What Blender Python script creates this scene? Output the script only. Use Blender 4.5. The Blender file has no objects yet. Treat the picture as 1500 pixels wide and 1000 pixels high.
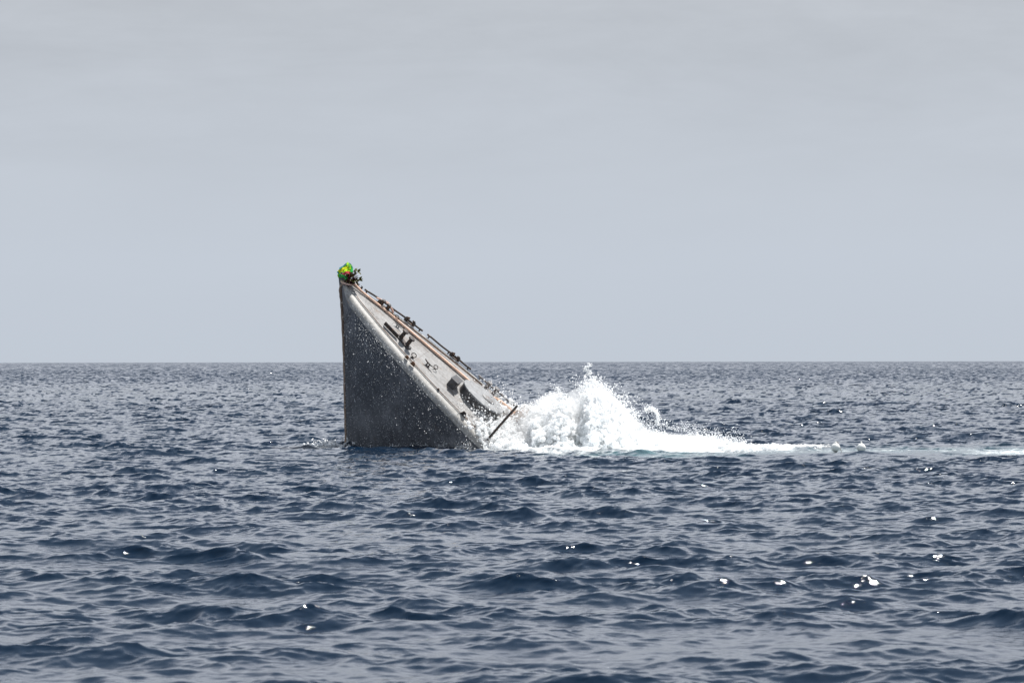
import bpy, bmesh, math, random
import numpy as np
from mathutils import Vector, Matrix, noise as mnoise

random.seed(7)
RNG = np.random.default_rng(11)
scene = bpy.context.scene
C = scene.collection
R = math.radians

# ------------------------------------------------------------------ camera
CAM_H = 3.53
cd = bpy.data.cameras.new("camera")
cam = bpy.data.objects.new("camera", cd)
C.objects.link(cam)
cd.sensor_width = 36.0
cd.lens = 120.0
cd.clip_start = 0.5
cd.clip_end = 60000.0
cam.location = (0, 0, CAM_H)
cam.rotation_euler = (R(90) + math.atan(29.5 / 5000.0), R(0.0), 0)
cam.rotation_euler.rotate_axis('Z', R(-0.09))
cd.dof.use_dof = True
cd.dof.focus_distance = 139.0
cd.dof.aperture_fstop = 4.5
scene.camera = cam

# ------------------------------------------------------------------ light
SUN_EL, SUN_AZ = R(65), R(50)          # azimuth from +Y (view direction) towards +X
sv = Vector((math.sin(SUN_AZ) * math.cos(SUN_EL), math.cos(SUN_AZ) * math.cos(SUN_EL), math.sin(SUN_EL)))
ld = bpy.data.lights.new("sun", 'SUN')
ld.energy = 5.0
ld.angle = R(0.53)
ld.color = (1.0, 0.965, 0.92)
sun = bpy.data.objects.new("sun", ld)
sun.rotation_euler = sv.to_track_quat('Z', 'Y').to_euler()
C.objects.link(sun)

scene.view_settings.view_transform = 'Standard'
scene.view_settings.look = 'None'
scene.view_settings.exposure = 0.6
scene.view_settings.gamma = 1.0
scene.view_settings.use_curve_mapping = False
scene.cycles.max_bounces = 16
scene.cycles.diffuse_bounces = 12
scene.cycles.glossy_bounces = 3
scene.cycles.transmission_bounces = 8
scene.cycles.use_denoising = True


class NT:
    """small helper for node graphs"""
    def __init__(self, tree):
        self.t = tree

    def n(self, kind, **kw):
        nd = self.t.nodes.new(kind)
        for k, v in kw.items():
            if hasattr(nd, k):
                setattr(nd, k, v)
        return nd

    def l(self, a, b):
        self.t.links.new(a, b)

    def set(self, sock, v):
        if hasattr(v, 'is_output'):
            self.l(v, sock)
        else:
            sock.default_value = v

    def math(self, op, a, b=0.0, c=0.0, clamp=False):
        nd = self.n('ShaderNodeMath', operation=op, use_clamp=clamp)
        self.set(nd.inputs[0], a); self.set(nd.inputs[1], b); self.set(nd.inputs[2], c)
        return nd.outputs[0]

    def mix(self, f, a, b, blend='MIX'):
        nd = self.n('ShaderNodeMix', data_type='RGBA', blend_type=blend)
        self.set(nd.inputs[0], f); self.set(nd.inputs[6], a); self.set(nd.inputs[7], b)
        return nd.outputs[2]

    def noise(self, vec, scale, detail=4, rough=0.55, dist=0.0):
        nd = self.n('ShaderNodeTexNoise')
        if vec is not None:
            self.l(vec, nd.inputs['Vector'])
        nd.inputs['Scale'].default_value = scale
        nd.inputs['Detail'].default_value = detail
        nd.inputs['Roughness'].default_value = rough
        nd.inputs['Distortion'].default_value = dist
        return nd.outputs['Fac']

    def ramp(self, f, stops, interp='LINEAR'):
        nd = self.n('ShaderNodeValToRGB')
        nd.color_ramp.interpolation = interp
        e = nd.color_ramp.elements
        while len(e) < len(stops):
            e.new(0.5)
        for i, (p, c) in enumerate(stops):
            e[i].position = p
            e[i].color = c if len(c) == 4 else (*c, 1)
        self.set(nd.inputs[0], f)
        return nd.outputs[0]

    def mapping(self, vec, scale=(1, 1, 1), rot=(0, 0, 0), loc=(0, 0, 0)):
        nd = self.n('ShaderNodeMapping')
        self.l(vec, nd.inputs[0])
        nd.inputs['Scale'].default_value = scale
        nd.inputs['Rotation'].default_value = rot
        nd.inputs['Location'].default_value = loc
        return nd.outputs[0]


w = bpy.data.worlds.new("World")
scene.world = w
w.use_nodes = True
w.node_tree.nodes.clear()
g = NT(w.node_tree)
sky = g.n('ShaderNodeTexSky', sky_type='NISHITA', sun_disc=False)
sky.sun_elevation = SUN_EL
sky.sun_rotation = SUN_AZ
sky.dust_density = 3.0
tc = g.n('ShaderNodeTexCoord')
sep = g.n('ShaderNodeSeparateXYZ')
g.l(tc.outputs['Generated'], sep.inputs[0])
sz = sep.outputs['Z']
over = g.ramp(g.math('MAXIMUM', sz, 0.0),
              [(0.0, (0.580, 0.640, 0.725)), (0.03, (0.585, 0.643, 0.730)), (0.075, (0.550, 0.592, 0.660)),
               (0.115, (0.520, 0.548, 0.595)), (0.17, (1.02, 1.06, 1.15)), (0.33, (0.95, 1.0, 1.12)), (0.50, (0.355, 0.43, 0.54)), (1.0, (0.345, 0.41, 0.50))])  # bright band just above the view, added to lighten the water's reflections
cl1 = g.noise(g.mapping(tc.outputs['Generated'], (5, 5, 26), loc=(0.4, 0.1, 0.2)), 1.9, 6, 0.6, 0.5)
cl2 = g.noise(g.mapping(tc.outputs['Generated'], (14, 14, 40), loc=(1.4, 2.1, 0.7)), 2.2, 5, 0.6, 0.3)
cm = g.math('ADD', g.math('MULTIPLY', g.math('SUBTRACT', cl1, 0.5), 0.34), g.math('MULTIPLY', g.math('SUBTRACT', cl2, 0.5), 0.16))
hmask = g.ramp(sz, [(0.0, (0, 0, 0)), (0.045, (0.15, 0.15, 0.15)), (0.11, (1, 1, 1))])
cm = g.math('ADD', 1.0, g.math('MULTIPLY', cm, hmask))
comb = g.n('ShaderNodeCombineXYZ')
for i in range(3):
    g.l(cm, comb.inputs[i])
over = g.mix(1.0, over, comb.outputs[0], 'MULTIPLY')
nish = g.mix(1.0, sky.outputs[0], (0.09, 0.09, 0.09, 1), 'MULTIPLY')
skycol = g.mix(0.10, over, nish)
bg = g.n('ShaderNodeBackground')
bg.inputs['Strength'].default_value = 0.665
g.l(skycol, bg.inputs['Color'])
wo = g.n('ShaderNodeOutputWorld')
g.l(bg.outputs[0], wo.inputs['Surface'])


# ------------------------------------------------------------------ helpers
def tag(o, label=None, cat=None, group=None, kind=None):
    if label: o['label'] = label
    if cat: o['category'] = cat
    if group: o['group'] = group
    if kind: o['kind'] = kind
    return o


def link(name, me, mat=None, parent=None, smooth=False):
    o = bpy.data.objects.new(name, me)
    C.objects.link(o)
    if mat is not None and not me.materials:
        me.materials.append(mat)
    if smooth:
        me.polygons.foreach_set('use_smooth', [True] * len(me.polygons))
    if parent is not None:
        o.parent = parent
    return o


def frombm(name, bm, mat, parent=None, smooth=False, angle=None):
    bmesh.ops.recalc_face_normals(bm, faces=bm.faces)
    me = bpy.data.meshes.new(name)
    bm.to_mesh(me); bm.free()
    o = link(name, me, mat, parent, smooth)
    if smooth and angle:
        me.set_sharp_from_angle(angle=R(angle))
    return o


def box(bm, c, s, rot=None, bev=0.0):
    m = Matrix.Translation(Vector(c)) @ (rot.to_4x4() if rot is not None else Matrix()) @ Matrix.Diagonal((*s, 1))
    r = bmesh.ops.create_cube(bm, size=1.0, matrix=m)
    if bev:
        es = list({e for v in r['verts'] for e in v.link_edges})
        bmesh.ops.bevel(bm, geom=es, offset=bev, segments=2, affect='EDGES', profile=0.5)


def frames(pts, closed=False):
    P = [Vector(p) for p in pts]
    out = []
    up = Vector((0, 0, 1))
    n = len(P)
    prev = None
    for i in range(n):
        a = P[max(i - 1, 0)]; b = P[min(i + 1, n - 1)]
        if closed:
            a = P[(i - 1) % n]; b = P[(i + 1) % n]
        t = (b - a).normalized()
        ref = prev if prev is not None else (up if abs(t.dot(up)) < 0.95 else Vector((1, 0, 0)))
        u = (ref - t * ref.dot(t)).normalized()
        prev = u
        out.append((P[i], t, u, t.cross(u)))
    return out


def tube(bm, pts, r, seg=8, cap=True, twist=0.0, lobes=0, amp=0.0):
    rs = r if isinstance(r, (list, tuple)) else [r] * len(pts)
    rings = []
    for i, (p, t, u, v) in enumerate(frames(pts)):
        ring = []
        for k in range(seg):
            a = 2 * math.pi * k / seg
            rr = rs[i] * (1 + (amp * math.cos(lobes * a + twist * i) if lobes else 0))
            ring.append(bm.verts.new(p + (u * math.cos(a) + v * math.sin(a)) * rr))
        rings.append(ring)
    for a, b in zip(rings, rings[1:]):
        for k in range(seg):
            bm.faces.new((a[k], a[(k + 1) % seg], b[(k + 1) % seg], b[k]))
    if cap:
        bm.faces.new(rings[0][::-1]); bm.faces.new(rings[-1])


def torus(bm, c, R_, r, ax, seg=18, s2=7, a0=0.0, a1=2 * math.pi, squash=1.0):
    ax = Vector(ax).normalized()
    u = ax.orthogonal().normalized(); v = ax.cross(u)
    pts = []
    for i in range(seg + 1):
        a = a0 + (a1 - a0) * i / seg
        pts.append(Vector(c) + u * R_ * math.cos(a) + v * R_ * squash * math.sin(a))
    tube(bm, pts, r, s2, True)


def lathe(bm, c, prof, ax=(0, 0, 1), seg=20, a0=0.0, a1=2 * math.pi, sx=1.0):
    ax = Vector(ax).normalized()
    u = ax.orthogonal().normalized(); v = ax.cross(u)
    rings = []
    for (rad, h) in prof:
        ring = []
        for k in range(seg):
            a = 2 * math.pi * k / seg
            ring.append(bm.verts.new(Vector(c) + ax * h + (u * math.cos(a) * sx + v * math.sin(a)) * max(rad, 1e-4)))
        rings.append(ring)
    for a, b in zip(rings, rings[1:]):
        for k in range(seg):
            bm.faces.new((a[k], a[(k + 1) % seg], b[(k + 1) % seg], b[k]))
    bm.faces.new(rings[0][::-1]); bm.faces.new(rings[-1])


def mat(name, build):
    m = bpy.data.materials.new(name)
    m.use_nodes = True
    m.node_tree.nodes.clear()
    g = NT(m.node_tree)
    out = g.n('ShaderNodeOutputMaterial')
    p = g.n('ShaderNodeBsdfPrincipled')
    g.l(p.outputs[0], out.inputs['Surface'])
    build(g, p, out)
    return m


def simple(name, col, rough=0.6, var=0.25, scale=6.0, metal=0.0, rust=0.0, bump=0.0):
    def b(g, p, out):
        tc = g.n('ShaderNodeTexCoord').outputs['Object']
        n1 = g.noise(tc, scale, 5, 0.6)
        a = tuple(c * (1 - var) for c in col) + (1,)
        z = tuple(min(1, c * (1 + var)) for c in col) + (1,)
        c = g.mix(g.ramp(n1, [(0.3, (0, 0, 0)), (0.7, (1, 1, 1))]), a, z)
        if rust:
            n2 = g.noise(tc, scale * 1.7, 6, 0.7, 0.6)
            f = g.ramp(n2, [(0.62 - rust * 0.3, (0, 0, 0)), (0.72 - rust * 0.2, (1, 1, 1))])
            c = g.mix(f, c, (0.16, 0.07, 0.03, 1))
        g.l(c, p.inputs['Base Color'])
        p.inputs['Roughness'].default_value = rough
        p.inputs['Metallic'].default_value = metal
        if bump:
            bn = g.n('ShaderNodeBump'); bn.inputs['Strength'].default_value = bump
            bn.inputs['Distance'].default_value = 0.02
            g.l(g.noise(tc, scale * 6, 5, 0.6), bn.inputs['Height'])
            g.l(bn.outputs[0], p.inputs['Normal'])
    return mat(name, b)


# ------------------------------------------------------------------ the sea
KP = 2 * math.pi / 2.3
SEA_A = 0.0095


def cascade(L, N, kmin, kmax, seed, th0):
    rg = np.random.default_rng(seed)
    k1 = 2 * np.pi * np.fft.fftfreq(N, L / N)
    kx, ky = np.meshgrid(k1, k1, indexing='ij')
    k = np.hypot(kx, ky); k[0, 0] = 1
    th = np.arctan2(ky, kx) - th0
    Lp = math.sqrt(2 / 3) / KP
    spread = np.clip(1.0 - np.log10(np.maximum(k / KP, 1)) * 0.45, 0.35, 1)      # short waves run more every way
    D = spread * (2.0 * np.cos(th) ** 2) + (1 - spread) * 1.0
    D = D / (2 * np.pi) * 1.0
    P = (SEA_A * np.exp(-1 / (k * Lp) ** 2) + 0.0050 * np.exp(-1 / (k * Lp * 2.6) ** 2)) / k ** 4 * (k / KP) ** -0.10 * D * np.exp(-(k * 0.020) ** 2)
    P *= (k >= kmin) & (k < kmax)
    dk = 2 * np.pi / L
    amp = np.sqrt(P) * dk
    h = amp * (rg.normal(size=k.shape) + 1j * rg.normal(size=k.shape))
    ii = np.arange(N); mi = (-ii) % N
    h = (h + np.conj(h[np.ix_(mi, mi)])) * 0.5 * math.sqrt(2)
    f = lambda a: np.real(np.fft.ifft2(a)) * N * N
    H = f(h).astype(np.float32)
    DX = f(-1j * kx / k * h).astype(np.float32) * -1
    DY = f(-1j * ky / k * h).astype(np.float32) * -1
    SX = f(1j * kx * h).astype(np.float32)
    SY = f(1j * ky * h).astype(np.float32)
    JXX = f(-kx * kx / k * h).astype(np.float32)
    JYY = f(-ky * ky / k * h).astype(np.float32)
    JXY = f(-kx * ky / k * h).astype(np.float32)
    return L, N, (H, DX, DY, SX, SY, JXX, JYY, JXY)


def sample(cas, X, Y, rot):
    L, N, F = cas
    c, s = math.cos(rot), math.sin(rot)
    x = (X * c + Y * s) / L * N
    y = (-X * s + Y * c) / L * N
    ix = np.floor(x).astype(np.int64); iy = np.floor(y).astype(np.int64)
    fx = (x - ix).astype(np.float32); fy = (y - iy).astype(np.float32)
    a = ix % N; b = (ix + 1) % N; e = iy % N; d = (iy + 1) % N
    res = []
    for f in F:
        res.append((f[a, e] * (1 - fx) + f[b, e] * fx) * (1 - fy) + (f[a, d] * (1 - fx) + f[b, d] * fx) * fy)
    H, DX, DY, SX, SY, JXX, JYY, JXY = res
    return (H, DX * c - DY * s, DX * s + DY * c, SX * c - SY * s, SX * s + SY * c,
            c * c * JXX - 2 * c * s * JXY + s * s * JYY, s * s * JXX + 2 * c * s * JXY + c * c * JYY,
            c * s * (JXX - JYY) + (c * c - s * s) * JXY)


KC = 2 * math.pi / 3.0
casA = cascade(230.0, 1024, 0.05, KC, 5, R(90) - 0.0)
casB = cascade(41.0, 1024, KC, 1e9, 9, R(90) - 0.35)
CHOP = 1.02

# single waves that stand out in the photograph (x, y, height, half-length, half-width)
SWELLS = [(-13.2, 126.5, 0.24, 1.1, 0.5), (-7.0, 123.0, 0.15, 1.6, 0.6), (-3.0, 128.0, 0.17, 1.5, 0.7),
          (13.4, 126.3, 0.14, 2.2, 0.8), (17.5, 121.0, 0.15, 1.8, 0.8), (4.9, 129.5, 0.20, 0.6, 0.6),
          (-11.5, 148.0, 0.22, 2.6, 0.9), (-17.5, 146.0, 0.18, 2.0, 0.8), (20.0, 152.0, 0.22, 3.0, 1.1),
          (16.5, 158.0, 0.22, 2.6, 1.1)]


def sea_point(X, Y):
    r = np.zeros_like(X)
    hA = sample(casA, X, Y, 0.0)
    hB = sample(casB, X, Y, 0.35)
    # short waves stand steeper on the crests of the long ones and lie down in the troughs; gusts do the same over wider patches
    sg = float(casA[2][0].std())
    mod = 0.64 + 0.80 / (1 + np.exp(-(hA[0] / sg - 0.3) * 1.8))
    mod = mod * (0.92 + 0.16 * np.sin(X * 0.09 + 1.3 * np.sin(Y * 0.05)) * np.sin(Y * 0.11 + 0.7))
    hB = [a * mod for a in hB]
    H, DX, DY, SX, SY, JXX, JYY, JXY = [a + b for a, b in zip(hA, hB)]
    H = H.astype(np.float64); SX = SX.astype(np.float64); SY = SY.astype(np.float64)
    damp = 1 - 0.6 * np.exp(-((Y - 129.5) / 6.5) ** 4) * np.clip((X - 4) / 4, 0, 1) * np.clip((30 - X) / 6, 0, 1)
    H = H * damp; SX = SX * damp; SY = SY * damp          # churned, foam-covered water lies flatter
    for (cx, cy, a, lx, ly) in SWELLS:
        u = (X - cx) / lx; v = (Y - cy + 0.25 * np.sin(X * 1.1 + cx)) / ly
        e = a * np.exp(-(u * u) - np.abs(v) ** 1.6)
        H = H + e
        SX = SX - 2 * u / lx * e
        SY = SY - 1.6 * np.sign(v) * np.abs(v) ** 0.6 / ly * e
    return H, DX, DY, SX, SY, JXX, JYY, JXY


def sea_height(x, y):
    X = np.array([x], float); Y = np.array([y], float)
    X0, Y0 = X.copy(), Y.copy()
    for _ in range(4):
        H, DX, DY = sea_point(X0, Y0)[:3]
        X0 = X - DX * CHOP; Y0 = Y - DY * CHOP
    return float(H[0])


def build_sea():
    rows = [13.0]
    while rows[-1] < 30000:
        d = rows[-1]
        s = 0.0035 if d < 26 else 0.0016 if d < 300 else 0.003 if d < 1500 else 0.012
        rows.append(d * (1 + s))
    rows = np.array(rows)
    fine = np.linspace(-0.178, 0.178, 500)
    step = fine[1] - fine[0]
    side = [fine[-1]]
    s = step
    while side[-1] < 1.25:
        s *= 1.42
        side.append(side[-1] + s)
    side = np.array(side[1:])
    th = np.concatenate([-side[::-1], fine, side])
    nr, nc = len(rows), len(th)
    Dd, T = np.meshgrid(rows, th, indexing='ij')
    X = (Dd * np.tan(np.clip(T, -0.2, 0.2)) + (np.abs(T) > 0.2) * Dd * (np.tan(T) - np.tan(np.clip(T, -0.2, 0.2)))).ravel()
    Y = Dd.ravel()
    H, DX, DY, SX, SY, JXX, JYY, JXY = sea_point(X, Y)
    fade = np.clip((9000 - Y) / 6000, 0.0, 1)
    co = np.empty((nr * nc, 3), np.float32)
    co[:, 0] = X + DX * CHOP * fade
    co[:, 1] = Y + DY * CHOP * fade
    co[:, 2] = H * fade
    me = bpy.data.meshes.new('sea')
    nf = (nr - 1) * (nc - 1)
    me.vertices.add(nr * nc)
    me.vertices.foreach_set('co', co.ravel())
    i = np.arange(nr - 1)[:, None] * nc + np.arange(nc - 1)[None, :]
    q = np.stack([i, i + 1, i + nc + 1, i + nc], -1).reshape(-1, 4).astype(np.int32)
    me.loops.add(nf * 4)
    me.loops.foreach_set('vertex_index', q.ravel())
    me.polygons.add(nf)
    me.polygons.foreach_set('loop_start', np.arange(nf, dtype=np.int32) * 4)
    me.update(calc_edges=True)
    me.polygons.foreach_set('use_smooth', np.ones(nf, bool))
    # far off only the wave faces turned this way are seen: the far slopes are folded that way
    wf = np.clip((Y - 160) / 500, 0, 1) * 0.85
    SY = SY * (1 - wf) + np.abs(SY) * wf + 0.05 * wf
    a11 = 1 + CHOP * JXX; a22 = 1 + CHOP * JYY; a12 = CHOP * JXY
    a11 = np.maximum(a11, 0.45); a22 = np.maximum(a22, 0.45)
    n = np.stack([a12 * SY - SX * a22, SX * a12 - a11 * SY, np.maximum(a11 * a22 - a12 * a12, 0.40)], -1)
    n /= np.linalg.norm(n, axis=1)[:, None]
    at = me.attributes.new('wave_normal', 'FLOAT_VECTOR', 'POINT')
    at.data.foreach_set('vector', n.astype(np.float32).ravel())
    # how much foam and churned-in air lies on the water
    foam = np.zeros(len(X)); air = np.zeros(len(X))
    m = (Y > 110) & (Y < 175)
    x = X[m]; y = Y[m]
    f = np.zeros(len(x)); a = np.zeros(len(x))
    def blob(cx, cy, lx, ly, p=2.0):
        return np.clip(1.25 - (np.abs((x - cx) / lx) ** p + np.abs((y - cy) / ly) ** p), 0, 1)
    f = np.maximum(f, blob(4.0, 138.5, 6.5, 8.5, 2.5))
    f = np.maximum(f, blob(8.2, 138.0, 4.6, 5.5, 2.5) * 0.85)
    band = np.exp(-((y - (134.0 + 0.10 * (x - 10))) / 4.6) ** 2) * np.clip((x - 5) / 4, 0, 1)
    f = np.maximum(f, band * np.clip(0.78 - (x - 7) * 0.045, 0.64, 0.78))
    band2 = np.exp(-((y - 131.0) / 3.6) ** 2) * np.clip((x - 15.5) / 2.5, 0, 1)
    f = np.maximum(f, band2 * 0.86)
    f = np.maximum(f, blob(-8.3, 141.5, 1.6, 3.0) * 0.62)
    a = np.maximum(a, blob(5.2, 129.0, 4.2, 3.8) * 0.9)
    a = np.maximum(a, blob(11.0, 131.0, 5.0, 3.0) * 0.55)
    a = np.maximum(a, blob(6.5, 137, 6, 7) * 0.7)
    a = np.maximum(a, band * 0.7); a = np.maximum(a, band2 * 1.0)
    foam[m] = f; air[m] = a
    for nm, arr in (('foam', foam), ('air', air)):
        at = me.attributes.new(nm, 'FLOAT', 'POINT')
        at.data.foreach_set('value', arr.astype(np.float32))
    return me


def m_sea(g, p, out):
    geo = g.n('ShaderNodeNewGeometry')
    pos = geo.outputs['Position']
    an = g.n('ShaderNodeAttribute', attribute_name='wave_normal')
    fo = g.n('ShaderNodeAttribute', attribute_name='foam').outputs['Fac']
    ai = g.n('ShaderNodeAttribute', attribute_name='air').outputs['Fac']
    nn = g.n('ShaderNodeVectorMath', operation='NORMALIZE')
    g.l(an.outputs['Vector'], nn.inputs[0])
    bp = g.n('ShaderNodeBump')
    bp.inputs['Strength'].default_value = 0.15
    bp.inputs['Distance'].default_value = 0.012
    n1 = g.noise(g.mapping(pos, (5.0, 7.0, 5.0)), 1.0, 4, 0.6, 0.4)
    g.l(n1, bp.inputs['Height'])
    bq = g.n('ShaderNodeBump')
    bq.inputs['Strength'].default_value = 0.4
    bq.inputs['Distance'].default_value = 0.006
    g.l(g.noise(g.mapping(pos, (30.0, 38.0, 30.0)), 1.0, 3, 0.6, 0.2), bq.inputs['Height'])
    g.l(nn.outputs[0], bq.inputs['Normal'])
    g.l(bq.outputs[0], bp.inputs['Normal'])
    # foam pattern: lacy patches
    lace = g.noise(g.mapping(pos, (1.5, 0.75, 1.5)), 1.0, 8, 0.68, 0.8)
    lace2 = g.noise(g.mapping(pos, (7, 4, 7)), 1.0, 5, 0.6, 0.5)
    lv = g.math('ADD', g.math('MULTIPLY', lace, 0.72), g.math('MULTIPLY', lace2, 0.28))
    th = g.math('SUBTRACT', 0.82, g.math('MULTIPLY', fo, 0.56))
    ff = g.math('MULTIPLY', g.math('SUBTRACT', lv, th), 3.6, clamp=True)
    fmask = g.math('GREATER_THAN', fo, 0.01)
    ff = g.math('MULTIPLY', ff, fmask, clamp=True)
    deep = g.mix(g.math('MULTIPLY', ai, g.math('MULTIPLY', g.math('SUBTRACT', lv, 0.33), 3.2, clamp=True), clamp=True),
                 (0.0014, 0.0100, 0.0250, 1), (0.085, 0.17, 0.18, 1))
    col = g.mix(ff, deep, (0.80, 0.83, 0.83, 1))
    g.l(col, p.inputs['Base Color'])
    g.l(g.math('ADD', 0.045, g.math('MULTIPLY', ff, 0.6)), p.inputs['Roughness'])
    p.inputs['IOR'].default_value = 1.33
    g.l(bp.outputs[0], p.inputs['Normal'])


sea = link('sea', build_sea(), mat('sea_water', m_sea))
tag(sea, kind='structure')

# ------------------------------------------------------------------ ship frame: x aft, y away from the camera, z off the deck
T0 = Vector((-6.9654, 141.0, 6.8999))
AX = Vector((0.73170559, -0.07964143, -0.67695211)); AY = Vector((0.33707305, 0.90549263, 0.25780777)); AZ = Vector((0.59244298, -0.4168217, 0.68939901))
SHIP = Matrix(((AX.x, AY.x, AZ.x, T0.x), (AX.y, AY.y, AZ.y, T0.y), (AX.z, AY.z, AZ.z, T0.z), (0, 0, 0, 1)))


def W_(x, y, z):
    return SHIP @ Vector((x, y, z))


def m_hull(g, p, out):
    tc = g.n('ShaderNodeTexCoord').outputs['Object']
    big = g.noise(g.mapping(tc, (0.5, 0.5, 0.5)), 1.0, 6, 0.62, 0.6)
    # wet streaks run straight down in the world
    geo = g.n('ShaderNodeNewGeometry').outputs['Position']
    strk = g.noise(g.mapping(geo, (5.5, 5.5, 0.35)), 1.0, 6, 0.65, 0.2)
    fine = g.noise(tc, 14.0, 6, 0.75)
    v = g.math('ADD', g.math('MULTIPLY', big, 0.5), g.math('ADD', g.math('MULTIPLY', strk, 0.35), g.math('MULTIPLY', fine, 0.25)))
    c = g.ramp(v, [(0.40, (0.050, 0.056, 0.066)), (0.55, (0.112, 0.120, 0.134)), (0.68, (0.25, 0.26, 0.28))])
    # plate seams
    sp = g.n('ShaderNodeSeparateXYZ'); g.l(tc, sp.inputs[0])
    fr = g.math('FRACT', g.math('MULTIPLY', sp.outputs['X'], 0.42))
    seam = g.math('LESS_THAN', g.math('ABSOLUTE', g.math('SUBTRACT', fr, 0.5)), 0.006)
    c = g.mix(g.math('MULTIPLY', seam, 0.65), c, (0.03, 0.028, 0.027, 1))
    # rust bleeding at the gunwale
    rn = g.noise(g.mapping(geo, (2.2, 2.2, 0.5)), 1.0, 6, 0.7, 0.3)
    rz = g.ramp(sp.outputs['Z'], [(0.0, (0, 0, 0)), (1.0, (0, 0, 0))])
    rf = g.math('MULTIPLY', g.math('SUBTRACT', rn, 0.62), 5.0, clamp=True)
    c = g.mix(g.math('MULTIPLY', rf, 0.5), c, (0.16, 0.11, 0.08, 1))
    g.l(c, p.inputs['Base Color'])
    g.l(g.ramp(fine, [(0.35, (0.28, 0.28, 0.28)), (0.65, (0.6, 0.6, 0.6))]), p.inputs['Roughness'])
    b = g.n('ShaderNodeBump'); b.inputs['Strength'].default_value = 0.55; b.inputs['Distance'].default_value = 0.05
    dent = g.noise(g.mapping(tc, (1.6, 1.6, 1.6)), 1.0, 4, 0.55)
    g.l(g.math('ADD', dent, g.math('MULTIPLY', fine, 0.15)), b.inputs['Height'])
    g.l(b.outputs[0], p.inputs['Normal'])


def m_deck(g, p, out):
    tc = g.n('ShaderNodeTexCoord').outputs['Object']
    big = g.noise(g.mapping(tc, (0.5, 1.3, 1.0)), 1.2, 7, 0.65, 0.8)
    fine = g.noise(tc, 11.0, 6, 0.7)
    run = g.noise(g.mapping(tc, (0.7, 8.0, 1.0)), 1.0, 6, 0.7, 0.2)     # stains that ran aft down the tilted deck
    c = g.ramp(g.math('ADD', g.math('MULTIPLY', big, 0.60), g.math('MULTIPLY', run, 0.42)),
               [(0.40, (0.050, 0.046, 0.043)), (0.48, (0.155, 0.152, 0.148)), (0.62, (0.235, 0.235, 0.233))])
    c = g.mix(0.25, c, g.ramp(fine, [(0.3, (0.18, 0.17, 0.16)), (0.7, (0.62, 0.62, 0.62))]))
    rn = g.noise(g.mapping(tc, (0.55, 3.2, 1)), 1.5, 7, 0.75, 0.8)
    c = g.mix(g.ramp(rn, [(0.52, (0, 0, 0)), (0.66, (0.85, 0.85, 0.85))]), c, (0.13, 0.085, 0.055, 1))
    sp = g.n('ShaderNodeSeparateXYZ'); g.l(tc, sp.inputs[0])
    seam = g.math('LESS_THAN', g.math('ABSOLUTE', g.math('SUBTRACT', g.math('FRACT', g.math('MULTIPLY', sp.outputs['X'], 0.55)), 0.5)), 0.007)
    c = g.mix(g.math('MULTIPLY', seam, 0.5), c, (0.10, 0.08, 0.07, 1))
    g.l(c, p.inputs['Base Color'])
    g.l(g.ramp(fine, [(0.35, (0.35, 0.35, 0.35)), (0.7, (0.65, 0.65, 0.65))]), p.inputs['Roughness'])
    b = g.n('ShaderNodeBump'); b.inputs['Strength'].default_value = 0.3; b.inputs['Distance'].default_value = 0.02
    g.l(g.math('ADD', fine, big), b.inputs['Height'])
    g.l(b.outputs[0], p.inputs['Normal'])


def m_band(g, p, out):
    tc = g.n('ShaderNodeTexCoord').outputs['Object']
    fine = g.noise(tc, 9.0, 7, 0.72)
    run = g.noise(g.mapping(tc, (1.0, 5.0, 5.0)), 1.0, 6, 0.7, 0.6)
    c = g.ramp(g.math('ADD', g.math('MULTIPLY', fine, 0.5), g.math('MULTIPLY', run, 0.5)),
               [(0.36, (0.13, 0.12, 0.105)), (0.46, (0.27, 0.262, 0.245)), (0.62, (0.38, 0.375, 0.36))])
    rn = g.noise(g.mapping(tc, (1.4, 4, 4)), 1.2, 7, 0.8, 0.5)
    c = g.mix(g.ramp(rn, [(0.60, (0, 0, 0)), (0.70, (0.9, 0.9, 0.9))]), c, (0.22, 0.12, 0.06, 1))
    g.l(c, p.inputs['Base Color'])
    p.inputs['Roughness'].default_value = 0.5
    b = g.n('ShaderNodeBump'); b.inputs['Strength'].default_value = 0.4; b.inputs['Distance'].default_value = 0.02
    g.l(fine, b.inputs['Height']); g.l(b.outputs[0], p.inputs['Normal'])


M = dict(
    hull=mat('weathered_hull_steel', m_hull),
    deck=mat('worn_deck_paint', m_deck),
    band=mat('worn_gunwale_paint', m_band),
    black=simple('black_fitting_paint', (0.028, 0.026, 0.026), 0.45, 0.4, 8, rust=0.35, bump=0.3),
    dark=simple('dark_steel_and_shaded_side', (0.065, 0.066, 0.070), 0.4, 0.4, 7, rust=0.15, bump=0.3),  # dark locker steel; on the platform side the tone stands for shade
    grey=simple('grey_fitting_paint', (0.16, 0.165, 0.17), 0.5, 0.35, 7, rust=0.35, bump=0.3),
    pale=simple('pale_platform_paint', (0.23, 0.235, 0.24), 0.5, 0.3, 3, rust=0.05, bump=0.2),
    rust=simple('rusted_steel', (0.17, 0.085, 0.045), 0.8, 0.5, 12, bump=0.5),
    stemrust=simple('rust_bled_grey_steel', (0.20, 0.165, 0.135), 0.6, 0.4, 5, rust=0.7, bump=0.4),
    rope=simple('orange_rope_fibre', (0.74, 0.50, 0.37), 0.85, 0.2, 20, bump=0.4),
    oldrope=simple('brown_rope_fibre', (0.32, 0.24, 0.18), 0.9, 0.4, 14, bump=0.6),
    pinkrope=simple('pale_pink_rope_fibre', (0.62, 0.43, 0.36), 0.85, 0.2, 20, bump=0.4),
)

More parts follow.
